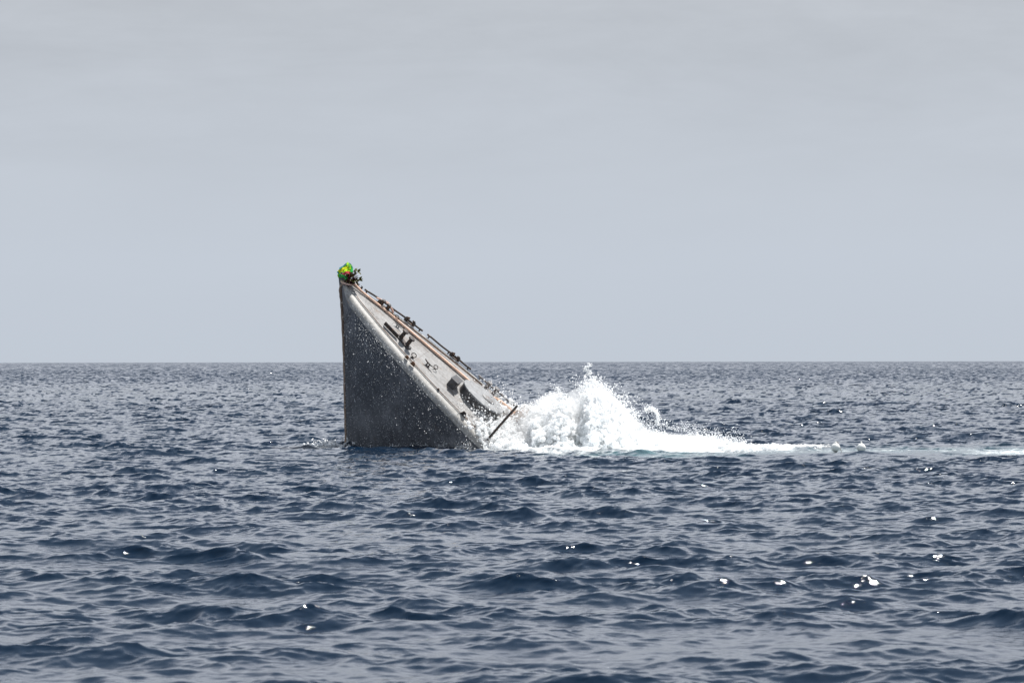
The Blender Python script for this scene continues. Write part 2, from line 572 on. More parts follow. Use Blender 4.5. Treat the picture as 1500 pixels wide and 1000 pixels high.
ship = bpy.data.objects.new('sinking_ship', None)
C.objects.link(ship)
ship.matrix_world = SHIP
ship.empty_display_size = 1.0
tag(ship, 'grey steel ship sinking stern first, its dark bow raised steeply out of the sea', 'ship')

BX = [-0.12, 0.0, 0.15, 0.5, 1, 2, 3, 4, 5, 6, 7, 8, 9, 10, 12, 14, 16]
BB = [0.10, 0.17, 0.30, 0.55, 0.80, 1.13, 1.40, 1.62, 1.80, 1.97, 2.10, 2.20, 2.28, 2.34, 2.42, 2.45, 2.45]


def beam(x):
    return float(np.interp(x, BX, BB))


def beam_s(x):
    return sum(beam(x + d) for d in (-0.25, 0, 0.25)) / 3 if x > 0.8 else beam(x)


def stem_z(x):          # height of the stem / keel line at station x
    xs = [-0.12, 0, 1, 2, 3, 4, 4.6, 5.4, 6.5, 8, 16]
    zs = [-0.02, -0.12, -1.22, -2.42, -3.65, -4.88, -5.6, -6.5, -7.2, -7.6, -7.8]
    return float(np.interp(x, xs, zs))


CAMB = 0.05
RB = 0.26               # radius of the rounded gunwale band


def section(x, side, n=22):
    """points from the stem/keel line up to just below the gunwale band"""
    b = beam_s(x); zk = stem_z(x)
    top = -RB * 1.15 * min(1.0, b / 0.75) ** 2
    zt = max(top, zk * 0.3)
    zk = min(zk, zt - 0.02)
    pts = []
    for i in range(n + 1):
        u = i / n
        z = zk + (zt - zk) * u
        yy = 0.035 + (b - 0.035) * (0.80 * u ** 0.92 + 0.20 * u ** 2.2)
        pts.append((x, side * yy, z))
    return pts


def build_hull():
    bm = bmesh.new()
    xs = list(np.concatenate([np.linspace(-0.12, 1.0, 10), np.linspace(1.25, 16, 60)]))
    for side in (-1, 1):
        rows = [[bm.verts.new(q) for q in section(x, side)] for x in xs]
        for a, b in zip(rows, rows[1:]):
            for i in range(len(a) - 1):
                bm.faces.new((a[i], a[i + 1], b[i + 1], b[i]) if side < 0 else (a[i], b[i], b[i + 1], a[i + 1]))
        if side < 0:
            R0 = rows
        else:
            R1 = rows
    for a, b, c_, d in zip(R0, R0[1:], R1, R1[1:]):      # keel strip
        bm.faces.new((a[0], b[0], d[0], c_[0]))
    for i in range(len(R0[0]) - 1):                      # stem plate
        bm.faces.new((R0[0][i], R1[0][i], R1[0][i + 1], R0[0][i + 1]))
    return frombm('hull', bm, M['hull'], ship, True, 50)


build_hull()


def build_gunwale(side):
    """rounded plate edge between side and deck, a thin raised lip on its inner edge"""
    bm = bmesh.new()
    xs = list(np.concatenate([np.linspace(-0.12, 1.0, 10), np.linspace(1.25, 16, 60)]))
    rows = []
    for x in xs:
        b = beam_s(x)
        k = min(1.0, b / 0.75)
        r = RB * k
        zk = stem_z(x)
        zt = max(-RB * 1.15 * k * k, zk * 0.3)
        r = min(r, -zt)
        pts = [(b - 0.01, zt - 0.01), (b + 0.012, zt + 0.0)]
        for j in range(8):
            a = math.pi / 2 * j / 7
            pts.append((b + 0.012 - r * 1.35 * (1 - math.cos(a)), -r + r * math.sin(a)))
        e = pts[-1]
        pts += [(e[0] - 0.015, 0.028), (e[0] - 0.05, 0.028), (e[0] - 0.05, -0.03)]
        rows.append([bm.verts.new((x, side * max(p[0], 0.01), p[1])) for p in pts])
    for a, b in zip(rows, rows[1:]):
        for i in range(len(a) - 1):
            bm.faces.new((a[i], a[i + 1], b[i + 1], b[i]))
    return frombm('gunwale', bm, M['band'], ship, True, 45)


build_gunwale(-1); build_gunwale(1)


def build_deck():
    bm = bmesh.new()
    xs = np.linspace(0.02, 16, 90)
    rows = []
    for x in xs:
        b = beam_s(x); k = min(1.0, b / 0.75)
        hb = max(b - RB * 1.35 * k - 0.01, 0.02)
        rows.append([bm.verts.new((x, hb * t, -0.012 + CAMB * (1 - t * t) + 0.004 * math.sin(x * 3.1 + t * 5))) for t in np.linspace(-1, 1, 17)])
    for a, b in zip(rows, rows[1:]):
        for i in range(16):
            bm.faces.new((a[i], a[i + 1], b[i + 1], b[i]))
    return frombm('deck', bm, M['deck'], ship, True)


build_deck()

# stem head: a plate fin that juts forward over the stem
bm = bmesh.new()
for y in (-0.13, 0.13):
    prof = [(-0.42, 0.20), (-0.10, 0.17), (0.42, 0.05), (0.10, -0.30), (-0.10, -0.10)]
    vs0 = [bm.verts.new((x, y * (0.45 if x < -0.2 else 1) - 0.012 * (1 if y > 0 else -1), z)) for x, z in prof]
    vs1 = [bm.verts.new((x, y * (0.45 if x < -0.2 else 1) + 0.012 * (1 if y > 0 else -1), z)) for x, z in prof]
    bm.faces.new(vs0); bm.faces.new(vs1[::-1])
    for i in range(5):
        bm.faces.new((vs0[i], vs0[(i + 1) % 5], vs1[(i + 1) % 5], vs1[i]))
tube(bm, [(-0.34, -0.075, 0.16), (-0.34, 0.075, 0.16)], 0.045, 12)
tube(bm, [(0.02, -0.15, 0.02), (0.02, 0.15, 0.02)], 0.05, 12)
frombm('stem_head', bm, M['grey'], ship, True, 40)

# stem bar down the leading edge
bm = bmesh.new()
tube(bm, [(x - 0.02, 0, stem_z(x) - 0.015) for x in np.linspace(0.05, 6.4, 40)], 0.05, 8)
frombm('stem_bar', bm, M['stemrust'], ship, True)
# second gunwale strake line on the near deck margin (thin dark drain edge)
for side in (-1, 1):
    bm = bmesh.new()
    tube(bm, [(x, side * (beam_s(x) - RB * 1.35 - 0.12), 0.012) for x in np.linspace(0.9, 14, 60)], 0.014, 6)
    frombm('waterway_edge', bm, M['rust'], ship, True)

# rails: pipes on short brackets along the far deck edge
for (x0, x1) in ((0.85, 3.72), (3.95, 6.25), (6.65, 8.6), (9.0, 12.0)):
    bm = bmesh.new()
    yf = lambda x: beam_s(x) - 0.13
    tube(bm, [(x, yf(x), 0.085 + 0.010 * math.sin(x * 5)) for x in np.linspace(x0, x1, 14)], 0.042, 8)
    r = frombm('deck_rail', bm, M['black'] if x0 < 6.5 else M['grey'], ship, True)
    nb = max(3, int((x1 - x0) / 0.75))
    for k in range(nb):
        x = x0 + 0.12 + (x1 - x0 - 0.24) * k / (nb - 1)
        bm = bmesh.new()
        box(bm, (x, yf(x), 0.03), (0.06, 0.05, 0.12), bev=0.006)
        frombm('bracket', bm, M['black'] if x0 < 6.5 else M['grey'], r)


def chock(x, y, rz, s=1.0, m='black', parent=ship):
    """open fairlead: base plate and two in-curving horns"""
    o = bpy.data.objects.new('fairlead', None)
    C.objects.link(o); o.parent = parent
    o.location = (x, y, 0.02); o.rotation_euler = (0, 0, rz); o.scale = (s, s, s)
    bm = bmesh.new(); box(bm, (0, 0, 0.025), (0.52, 0.16, 0.05), bev=0.012)
    frombm('base', bm, M[m], o)
    for sg in (-1, 1):
        bm = bmesh.new()
        pts = [(sg * 0.19, 0, 0.03), (sg * 0.20, 0, 0.09), (sg * 0.19, 0, 0.14), (sg * 0.15, 0, 0.185), (sg * 0.07, 0, 0.20)]
        tube(bm, pts, [0.085, 0.075, 0.068, 0.055, 0.035], 10)
        frombm('horn', bm, M[m], o, True)
    return o


def bitts(x, y, rz, s=1.0, m='black'):
    """double bollard: base, two flanged posts"""
    o = bpy.data.objects.new('bitts', None)
    C.objects.link(o); o.parent = ship
    o.location = (x, y, 0.03); o.rotation_euler = (0, 0, rz); o.scale = (s, s, s)
    bm = bmesh.new(); box(bm, (0, 0, 0.03), (0.86, 0.30, 0.06), bev=0.015)
    frombm('base', bm, M[m], o)
    for sg in (-1, 1):
        bm = bmesh.new()
        lathe(bm, (sg * 0.22, 0, 0.06), [(0.115, 0), (0.095, 0.05), (0.088, 0.28), (0.10, 0.32), (0.145, 0.34), (0.15, 0.385), (0.125, 0.41), (0.02, 0.415)], seg=18)
        frombm('post', bm, M[m], o, True, 40)
    return o


def cleat(x, y, rz, s=1.0, m='black'):
    bm = bmesh.new()
    box(bm, (0, 0, 0.012), (0.20, 0.09, 0.024), bev=0.006)
    tube(bm, [(-0.22, 0, 0.155), (-0.13, 0, 0.125), (0, 0, 0.118), (0.13, 0, 0.125), (0.22, 0, 0.155)], [0.018, 0.028, 0.032, 0.028, 0.018], 8)
    for sg in (-1, 1):
        tube(bm, [(sg * 0.055, 0, 0.015), (sg * 0.05, 0, 0.12)], 0.026, 8)
    o = frombm('cleat', bm, M[m], ship, True, 40)
    o.location = (x, y, 0.03); o.rotation_euler = (0, 0, rz); o.scale = (s, s, s)
    return o


def ringbolt(x, y, rz, s=1.0):
    bm = bmesh.new()
    lathe(bm, (0, 0, 0), [(0.07, 0), (0.07, 0.015), (0.03, 0.03), (0.025, 0.05)], seg=12)
    torus(bm, (0, 0, 0.12), 0.085, 0.016, (0, 1, 0), 18, 7, squash=1.15)
    o = frombm('ring_bolt', bm, M['black'], ship, True, 40)
    o.location = (x, y, 0.03); o.rotation_euler = (R(12), 0, rz); o.scale = (s, s, s)
    return o


far = lambda x, d=0.2: beam_s(x) - d
slope = lambda x: math.atan2(beam_s(x + 0.3) - beam_s(x - 0.3), 0.6)
f1 = chock(1.86, far(1.86, 0.42), slope(1.9), 1.1)
f2 = chock(3.08, far(3.08), slope(3.1), 1.0)
f3 = chock(5.42, far(5.42), slope(5.4), 0.95)
f4 = chock(0.62, -0.0 + far(0.62, 0.12), slope(0.7) - 0.2, 0.55)
f5 = chock(8.7, far(8.7, 0.25), slope(8.7), 0.9, 'grey')
bitts(7.45, 1.52, slope(7.4), 0.85, 'grey')
bitts(3.62, -0.52, -slope(3.6) - 0.05, 0.95)
bitts(1.92, 0.62, 0.15, 0.62)
cleat(5.02, -0.62, -0.1, 1.1)
cleat(2.95, 0.12, 0.1, 0.9, 'grey')
ringbolt(2.62, 0.62, 0.2, 1.0)
ringbolt(4.36, -0.98, 0.3, 1.15)
ringbolt(5.3, -0.36, 0.2, 1.0)
# flat bar lying on edge ahead of the near bitts, and rusty lugs on the gunwale
bm = bmesh.new(); box(bm, (2.93, -0.62, 0.13), (0.80, 0.05, 0.17), Matrix.Rotation(-0.12, 3, 'Z'), 0.015)
frombm('breakwater_bar', bm, M['black'], ship)
for (x, y, s) in ((4.25, -1.42, 1.0), (4.62, -1.52, 1.2), (7.55, -1.78, 1.5), (6.1, -1.6, 0.7)):
    bm = bmesh.new()
    v = [(-0.10, 0), (0.10, 0), (0.05, 0.13), (-0.04, 0.14)]
    a = [bm.verts.new((x + p * s, y - 0.02, 0.02 + q * s)) for p, q in v]
    b = [bm.verts.new((x + p * s, y + 0.02, 0.02 + q * s)) for p, q in v]
    bm.faces.new(a); bm.faces.new(b[::-1])
    for i in range(4):
        bm.faces.new((a[i], a[(i + 1) % 4], b[(i + 1) % 4], b[i]))
    frombm('lug', bm, M['rust'] if x < 5 else M['black'], ship)

# locker forward of the round platform
bm = bmesh.new(); box(bm, (6.30, -0.42, 0.20), (0.36, 0.50, 0.38), Matrix.Rotation(-0.05, 3, 'Z'), 0.03)
lk = frombm('deck_locker', bm, M['dark'], ship)
bm = bmesh.new(); box(bm, (6.30, -0.42, 0.405), (0.40, 0.54, 0.03), Matrix.Rotation(-0.05, 3, 'Z'), 0.01)
frombm('lid', bm, M['dark'], lk)

# round platform: low oval drum, side shade put into its dark colour, pale top
bm = bmesh.new()
lathe(bm, (0, 0, 0.0), [(1.14, 0.40), (1.16, 0.41), (1.16, 0.46), (1.14, 0.475), (0.05, 0.485)], seg=56)
gp = frombm('round_platform', bm, M['pale'], ship, True, 35)
gp.location = (7.55, 0.06, 0.0); gp.scale = (0.88, 0.54, 0.92); gp.rotation_euler = (0, 0, 0.10)
bm = bmesh.new()
lathe(bm, (0, 0, 0), [(1.13, 0.0), (1.12, 0.40)], seg=56)
frombm('platform_side', bm, M['dark'], gp, True, 35)
bm = bmesh.new()
lathe(bm, (0.25, 0.1, 0.48), [(0.34, 0.0), (0.34, 0.03), (0.26, 0.05), (0.05, 0.055)], seg=28)
frombm('cover_plate', bm, M['grey'], gp, True, 35)

# stanchion standing off the near gunwale, with socket
bm = bmesh.new(); tube(bm, [(9.0, -2.08, -0.02), (9.0, -2.08, 1.1), (9.01, -2.08, 2.12)], [0.056, 0.053, 0.048], 10)
st = frombm('stanchion', bm, M['black'], ship, True, 40)
st['label'] = 'thin dark post standing on the near deck edge'
bm = bmesh.new(); lathe(bm, (9.0, -2.08, -0.03), [(0.11, 0), (0.11, 0.02), (0.06, 0.05), (0.055, 0.16), (0.048, 0.16)], seg=14)
frombm('socket', bm, M['rust'], st, True, 40)
bm = bmesh.new(); lathe(bm, (9.01, -2.08, 2.12), [(0.045, 0), (0.05, 0.02), (0.03, 0.05), (0.005, 0.06)], seg=12)
frombm('cap', bm, M['black'], st, True, 40)

# windlass beside the far edge, half swallowed by the spray
wl = bpy.data.objects.new('windlass', None); C.objects.link(wl); wl.parent = ship; wl.location = (9.15, 1.35, 0.02)
bm = bmesh.new(); box(bm, (0, 0, 0.08), (0.8, 1.0, 0.16), bev=0.02); frombm('base', bm, M['rust'], wl)
for y in (-0.40, 0.40):
    bm = bmesh.new(); box(bm, (0, y, 0.36), (0.5, 0.07, 0.45), bev=0.03); frombm('side_frame', bm, M['rust'], wl)
bm = bmesh.new()
lathe(bm, (0, -0.62, 0.42), [(0.15, 0), (0.19, 0.03), (0.12, 0.09), (0.12, 0.22), (0.22, 0.26), (0.22, 0.30), (0.14, 0.34), (0.14, 0.90), (0.22, 0.94), (0.22, 0.98), (0.12, 1.02), (0.12, 1.15), (0.19, 1.21), (0.15, 1.24)], (0, 1, 0), 20)
frombm('drum', bm, M['rust'], wl, True, 40)
bm = bmesh.new()
for k in range(26):
    a = k * 0.8
    torus(bm, (0.32 + 0.05 * math.sin(a) , -0.35 + k * 0.03, 0.30 + 0.22 * math.sin(k * 0.45)), 0.075, 0.018, (math.sin(a), math.cos(a), 0.4), 8, 5)
ch = frombm('chain_heap', bm, M['rust'], wl, True)


# ------------------------------------------------------------------ ropes lying on the ship (things of their own)
def catmull(P, n=10):
    P = [Vector(p) for p in P]
    P = [P[0] * 2 - P[1]] + P + [P[-1] * 2 - P[-2]]
    out = []
    for i in range(1, len(P) - 2):
        for k in range(n):
            t = k / n
            a, b, c_, d = P[i - 1:i + 3]
            out.append(0.5 * ((2 * b) + (c_ - a) * t + (2 * a - 5 * b + 4 * c_ - d) * t * t + (3 * b - a - 3 * c_ + d) * t ** 3))
    out.append(P[-2])
    return out


def rope(name, P, r, m, label, cat='rope', n=10, group=None, tw=0.9, amp=0.16):
    pts = catmull([W_(*p) for p in P], n)
    bm = bmesh.new()
    tube(bm, pts, r, 9, True, twist=tw, lobes=3, amp=amp)
    o = frombm(name, bm, M[m], None, True)
    tag(o, label, cat, group)
    return o


rope('tow_rope', [(0.18, 0.10, 0.20), (0.7, 0.16, 0.12), (1.2, 0.26, 0.09), (2.0, 0.42, 0.085), (3.0, 0.54, 0.085), (4.0, 0.65, 0.085), (5.0, 0.76, 0.085),
                  (6.0, 0.86, 0.09), (7.0, 0.98, 0.09), (7.5, 1.02, 0.14), (8.1, 1.08, 0.30), (8.7, 1.12, 0.32), (9.4, 1.16, 0.2), (11.0, 1.3, 0.2)],
     0.052, 'rope', 'long pale orange rope stretched down the middle of the tilted ship deck', n=14, tw=0.5, amp=0.07)
lash = []
for k in range(60):
    a = k / 59 * 2 * math.pi * 3.0
    lash.append((0.14 + 0.20 * math.cos(a) + 0.0015 * k, 0.30 * math.sin(a), 0.03 + 0.16 * (-math.cos(a)) * -0.55 + 0.0012 * k))
rope('lashing_rope', lash, 0.034, 'pinkrope', 'pale pink rope wound round the tip of the raised bow under the ribbons', n=3)
rope('hanging_rope', [(0.12, -0.26, 0.02), (0.16, -0.30, -0.25), (0.55, -0.24, -0.70), (1.2, -0.22, -1.45), (2.2, -0.22, -2.62), (3.3, -0.24, -3.95), (4.3, -0.26, -5.15), (5.2, -0.26, -6.3)],
     0.042, 'oldrope', 'old brown rope hanging down the front edge of the dark hull into the water', n=14)
wr = rope('wrapped_rope', [(1.45, 0.72, 0.10), (1.62, 0.66, 0.20), (1.85, 0.64, 0.27), (2.10, 0.70, 0.24), (2.35, 0.80, 0.10), (2.2, 0.92, 0.08), (1.9, 0.9, 0.20), (1.55, 0.84, 0.09)],
          0.036, 'pinkrope', 'short pale rope looped over the foremost dark fitting near the bow tip', n=6)

# ------------------------------------------------------------------ ribbons and garland on the bow
RIB = {
    'lime': simple('lime_ribbon_cloth', (0.62, 0.88, 0.06), 0.6, 0.08, 9),
    'yellow': simple('yellow_ribbon_cloth', (0.85, 0.85, 0.08), 0.6, 0.08, 9),
    'green': simple('green_ribbon_cloth', (0.12, 0.66, 0.22), 0.6, 0.12, 9),
    'teal': simple('blue_ribbon_cloth', (0.12, 0.40, 0.50), 0.6, 0.15, 9),
    'pink': simple('pink_ribbon_cloth', (0.70, 0.14, 0.18), 0.6, 0.15, 9),
}


def px_world(u, v, y=140.9):
    """photo measurement to metres in the vertical plane of the bow tip"""
    return Vector(((u - 750) / 5000 * y, y, CAM_H - (v - 529.5) / 5000 * y))


rb = bpy.data.objects.new('ribbon_bundle', None); C.objects.link(rb)
rb.location = px_world(502, 404)
tag(rb, 'bundle of lime, green, blue and pink cloth ribbons tied to the bow tip', 'ribbons')


def ribbon(P, wdt, colour, tilt=(0.2, -0.3, 1.0), fold=0.03):
    base = rb.location
    pts = catmull(P, 6)
    bm = bmesh.new()
    tl = Vector(tilt).normalized()
    rows = []
    for i, p in enumerate(pts):
        t = (pts[min(i + 1, len(pts) - 1)] - pts[max(i - 1, 0)]).normalized()
        wv = (tl - t * tl.dot(t)).normalized()
        nv = t.cross(wv)
        rows.append([bm.verts.new(p - base + wv * wdt * s + nv * (fold * math.sin(i * 0.7 + s * 3) - 0.012 * 0)) for s in (-0.5, -0.17, 0.17, 0.5)])
    for a, b in zip(rows, rows[1:]):
        for k in range(3):
            bm.faces.new((a[k], a[k + 1], b[k + 1], b[k]))
    bmesh.ops.solidify(bm, geom=list(bm.faces), thickness=0.008)
    return frombm('ribbon', bm, RIB[colour], rb, True, 60)


for m_ in RIB.values():
    nt_ = m_.node_tree; P_ = [n for n in nt_.nodes if n.type == 'BSDF_PRINCIPLED'][0]; O_ = [n for n in nt_.nodes if n.type == 'OUTPUT_MATERIAL'][0]
    T_ = nt_.nodes.new('ShaderNodeBsdfTranslucent'); X_ = nt_.nodes.new('ShaderNodeMixShader'); X_.inputs[0].default_value = 0.5
    nt_.links.new(P_.inputs['Base Color'].links[0].from_socket, T_.inputs['Color'])
    nt_.links.new(P_.outputs[0], X_.inputs[1]); nt_.links.new(T_.outputs[0], X_.inputs[2]); nt_.links.new(X_.outputs[0], O_.inputs['Surface'])
q = px_world
ribbon([q(496, 406, 140.9), q(497, 398, 140.75), q(505, 392, 140.7), q(513, 390, 140.9), q(514, 398, 141.1)], 0.15, 'lime')
ribbon([q(495, 400, 140.8), q(499, 393, 140.65), q(506, 388, 140.75), q(512, 387, 141.0), q(516, 394, 141.1)], 0.12, 'teal')
ribbon([q(496, 398, 140.7), q(503, 394, 140.55), q(510, 391, 140.7), q(513, 388, 141.0)], 0.13, 'yellow')
ribbon([q(510, 386, 140.8), q(514, 391, 140.7), q(515, 397, 140.75), q(512, 402, 140.8)], 0.12, 'green', (1, 0.1, 0.3))
ribbon([q(508, 385, 140.85), q(511, 388, 140.7), q(512, 394, 140.7), q(508, 400, 140.7)], 0.12, 'lime', (1, 0.1, 0.5))
ribbon([q(496, 402, 140.7), q(499, 404, 140.6), q(504, 404, 140.6), q(508, 408, 140.7)], 0.13, 'green', (0.1, -0.1, 1))
ribbon([q(503, 402, 140.6), q(507, 399, 140.52), q(512, 399, 140.6), q(514, 404, 140.7)], 0.12, 'pink')
ribbon([q(497, 403, 141.2), q(503, 396, 141.35), q(511, 396, 141.3), q(514, 404, 141.1)], 0.17, 'lime')

fg = bpy.data.objects.new('flower_garland', None); C.objects.link(fg)
fg.location = px_world(516, 406)
tag(fg, 'wilted garland of dark maroon flowers and olive leaves beside the ribbons on the bow', 'garland')
mleaf = simple('olive_leaf', (0.10, 0.10, 0.02), 0.6, 0.4, 12)
mdark = simple('dark_maroon_petal', (0.07, 0.012, 0.018), 0.7, 0.5, 12)
mtwig = simple('dark_twig', (0.03, 0.02, 0.018), 0.7, 0.4, 12)
lm = []
for k, mt in enumerate((mleaf, mdark)):
    bm = bmesh.new()
    L, wd = (0.19, 0.05) if k == 0 else (0.12, 0.055)
    v = [bm.verts.new(p) for p in ((0, 0, 0), (L * 0.35, wd, 0.015), (L * 0.35, -wd, 0.015), (L * 0.7, wd * 0.75, 0.01), (L * 0.7, -wd * 0.75, 0.01), (L, 0, -0.02), (L * 0.35, 0, 0), (L * 0.7, 0, 0))]
    for fc in ((0, 6, 1), (0, 2, 6), (6, 7, 3, 1), (2, 4, 7, 6), (7, 5, 3), (4, 5, 7)):
        bm.faces.new([v[i] for i in fc])
    me = bpy.data.meshes.new('leaf' if k == 0 else 'petal'); bm.to_mesh(me); bm.free(); me.materials.append(mt)
    lm.append(me)
rr = random.Random(3)
for k in range(210):
    kind = 0 if k % 3 == 0 else 1
    o = bpy.data.objects.new('leaf' if kind == 0 else 'petal', lm[kind]); C.objects.link(o); o.parent = fg
    a = rr.random() ** 0.6 * 0.17
    d = Vector((rr.gauss(0, 1), rr.gauss(0, 1), rr.gauss(0, 1))).normalized()
    o.location = Vector((d.x * a * 1.1 - 0.02, d.y * a, d.z * a * 1.15 - 0.02)) + Vector((0, -0.06, 0))
    o.rotation_euler = Vector((1, 0, 0)).rotation_difference(d).to_euler()
for (P) in ([q(516, 404), q(522, 400), q(525, 397)], [q(517, 408), q(525, 409), q(528, 408)], [q(517, 409), q(521, 411), q(523, 413)], [q(514, 400), q(519, 396), q(520, 394)]):
    bm = bmesh.new()
    tube(bm, [p - fg.location for p in catmull(P, 4)], [0.02 * (1 - i / 10) for i in range(9)], 6)
    frombm('twig', bm, mtwig, fg, True)
for P, rx in ((q(524, 398), 0.4), (q(526, 408), 1.4), (q(521, 411), 2.2), (q(519, 396), 0.1)):
    for j in range(4):
        o = bpy.data.objects.new('leaf', lm[0]); C.objects.link(o); o.parent = fg
        o.location = P - fg.location
        o.rotation_euler = (rr.uniform(0, 3), rr.uniform(-1, 1), rr.uniform(-0.9, 0.9))

# ------------------------------------------------------------------ two net floats
mfloat = simple('white_float_plastic', (0.74, 0.74, 0.71), 0.35, 0.10, 5, bump=0.1)


def net_float(x, y, dz, rot, label):
    z = sea_height(x, y)
    o = bpy.data.objects.new('net_float', None); C.objects.link(o)
    o.location = (x, y, z); o.rotation_euler = (0, 0, rot[2])
    tag(o, label, 'float', 'white net floats bobbing in the foam')
    bm = bmesh.new()
    r = 0.175
    prof = [(0.04, -r * 0.99)]
    for i in range(1, 16):
        a = -math.pi / 2 + math.pi * i / 16
        k = 1.0 + (0.035 if 7 <= i <= 9 else 0.0)
        prof.append((r * math.cos(a) * k, r * math.sin(a)))
    prof.append((0.04, r * 0.99))
    lathe(bm, (0, 0, dz), prof, seg=28)
    frombm('shell', bm, mfloat, o, True, 50)
    bm = bmesh.new()
    lathe(bm, (0, 0, dz + r * 0.95), [(0.05, 0), (0.05, 0.03), (0.03, 0.045), (0.03, 0.02)], seg=14)
    torus(bm, (0, 0, dz + r + 0.05), 0.03, 0.009, (0, 1, 0), 12, 6)
    frombm('eyelet', bm, mfloat, o, True, 50)
    bm = bmesh.new()
    tube(bm, catmull([(0.02, 0, dz + r + 0.05), (0.12, 0.03, dz + r), (0.2, 0.05, dz + 0.02), (0.26, 0.05, dz - 0.15), (0.4, 0.1, -0.2)], 5), 0.009, 6)
    frombm('lanyard', bm, M['oldrope'], o, True)
    return o


net_float(12.60, 133.0, 0.17, (R(70), R(35), 0.3), 'left one of the two round white floats, nearer the splash and smudged dark underneath')
net_float(13.60, 133.0, 0.18, (R(30), R(-60), 1.0), 'right one of the two round white floats, farther from the splash')

# ------------------------------------------------------------------ the splash
EU = [(700, 662), (712, 650), (724, 638), (745, 620), (765, 601), (780, 594), (800, 591), (812, 576), (822, 572), (831, 582), (840, 598), (849, 590), (855, 566), (862, 549), (869, 560),
      (884, 571), (893, 580), (905, 592), (918, 608), (930, 624), (945, 634), (962, 638), (985, 642), (1008, 641), (1030, 642), (1045, 648), (1065, 657), (1100, 659), (1150, 657), (1215, 661)]
EX = [(u - 750) / 35.46 for u, v in EU]
EZ = [max(0.0, CAM_H - (v - 529.5) / 35.46) for u, v in EU]


def env(x):
    return np.interp(x, EX, EZ)


def nz(x, y, z, s, o=0):
    return mnoise.noise(Vector((x * s + o, y * s + 1.7 * o, z * s)))


pts = []; rad = []
rg = random.Random(21)
X0, X1 = EX[0], EX[-1]
n_body = 60000
while len(pts) < n_body:
    x = X0 + (X1 - X0) * rg.random() ** 1.25
    h = float(env(x))
    hw = 0.5 + 0.85 * h                       # half depth of the cloud
    if x < 0.6: hw = 0.5 + 0.5 * h
    t = rg.gauss(0, 0.45)
    if abs(t) > 1: continue
    y = 141.3 + t * hw * (2.3 if t < 0 and x > 0.8 else 1.0) - (0.6 if x > 3 else 0.2)
    top = h * 0.93 * (1 - abs(t) ** 2.2) ** 0.5 * (0.80 + 0.34 * nz(x, y, 0, 1.3) + 0.22 * nz(x, y, 0, 3.7, 5))
    u = rg.random()
    z = top * (1 - u * u * 0.98)
    if rg.random() < 0.35: z = top * rg.random()
    edge = max(0, 1 - z / max(h, 0.05))
    r = rg.uniform(0.028, 0.07) + 0.09 * edge * min(1, h) * rg.random() ** 2
    if nz(x, y, z, 2.6, 9) < -0.25 and edge < 0.3: continue
    pts.append((x, y, z)); rad.append(r)
# ragged tongues thrown up from the crest
tong = []
for k in range(260):
    x = rg.triangular(X0 + 0.8, 9.0, 3.2)
    h = float(env(x))
    t = rg.gauss(0, 0.35)
    y = 141.4 + t * (0.5 + 0.8 * h)
    z = h * rg.uniform(0.65, 0.92) * (1 - min(1, abs(t)) ** 2) ** 0.5
    dirx = (x - 3.3) * 0.16 + rg.gauss(0, 0.35)
    ln = rg.uniform(0.06, 0.26) * min(1.0, 0.35 + h * 0.35)
    for j in range(9):
        s = j / 8
        pts.append((x + dirx * ln * s * 1.3 + rg.gauss(0, 0.02), y + rg.gauss(0, 0.03), z + ln * s - 0.25 * ln * s * s))
        rad.append(0.065 * (1 - s * 0.75) * rg.uniform(0.7, 1.2))
lastz, lx, ly = 0.0, 4.0, 138.0
# low rolling foam that trails away to the right and along the front
for k in range(2600):
    x = rg.uniform(-1.0, 14.5)
    y = 139.0 + rg.gauss(0, 2.3) - 0.1 * max(0, x - 6)
    lo = 0.22 if x < 9 else 0.10
    a = nz(x, y, 0, 0.9, 3)
    if a < -0.15 + 0.11 * max(0, x - 6.5): continue
    z = sea_height(x, y) if k % 6 == 0 else None
    if z is None: z = lastz
    lastz = z
    if k % 6: x, y = lx + rg.gauss(0, 0.16), ly + rg.gauss(0, 0.22)
    else: lx, ly = x, y
    pts.append((x, y, z + rg.uniform(-0.03, lo * 0.55))); rad.append(rg.uniform(0.03, 0.10))
# wash at the foot of the stem and along the hull side
for k in range(420):
    if k % 2:
        x = rg.gauss(-7.55, 0.45); y = 141.5 + rg.gauss(0, 0.7); z = abs(rg.gauss(0, 0.13))
    else:
        continue
    pts.append((x, y, z + 0.02)); rad.append(rg.uniform(0.02, 0.06))
for k in range(2600):
    x = rg.triangular(8.5, 11.0, 10.6); yy = rg.uniform(-2.4, 2.2)
    p = W_(x, yy, 0.0 + rg.random() * max(0.05, (x - 8.9) * 0.62))
    if p.z < 0: p.z = abs(p.z) * 0.3
    pts.append(tuple(p)); rad.append(rg.uniform(0.03, 0.08))
# boiling water over the submerged end of the deck
for k in range(1500):
    x = rg.triangular(7.7, 10.6, 10.2); yy = rg.uniform(-2.3, 2.2)
    p = W_(x, yy, rg.uniform(0.0, 0.45) * rg.random())
    if p.z < 0: p.z = abs(p.z) * 0.4
    pts.append(tuple(p)); rad.append(rg.uniform(0.02, 0.085))

me = bpy.data.meshes.new('splash')
me.from_pydata(pts, [], [])
at = me.attributes.new('rad', 'FLOAT', 'POINT'); at.data.foreach_set('value', rad)


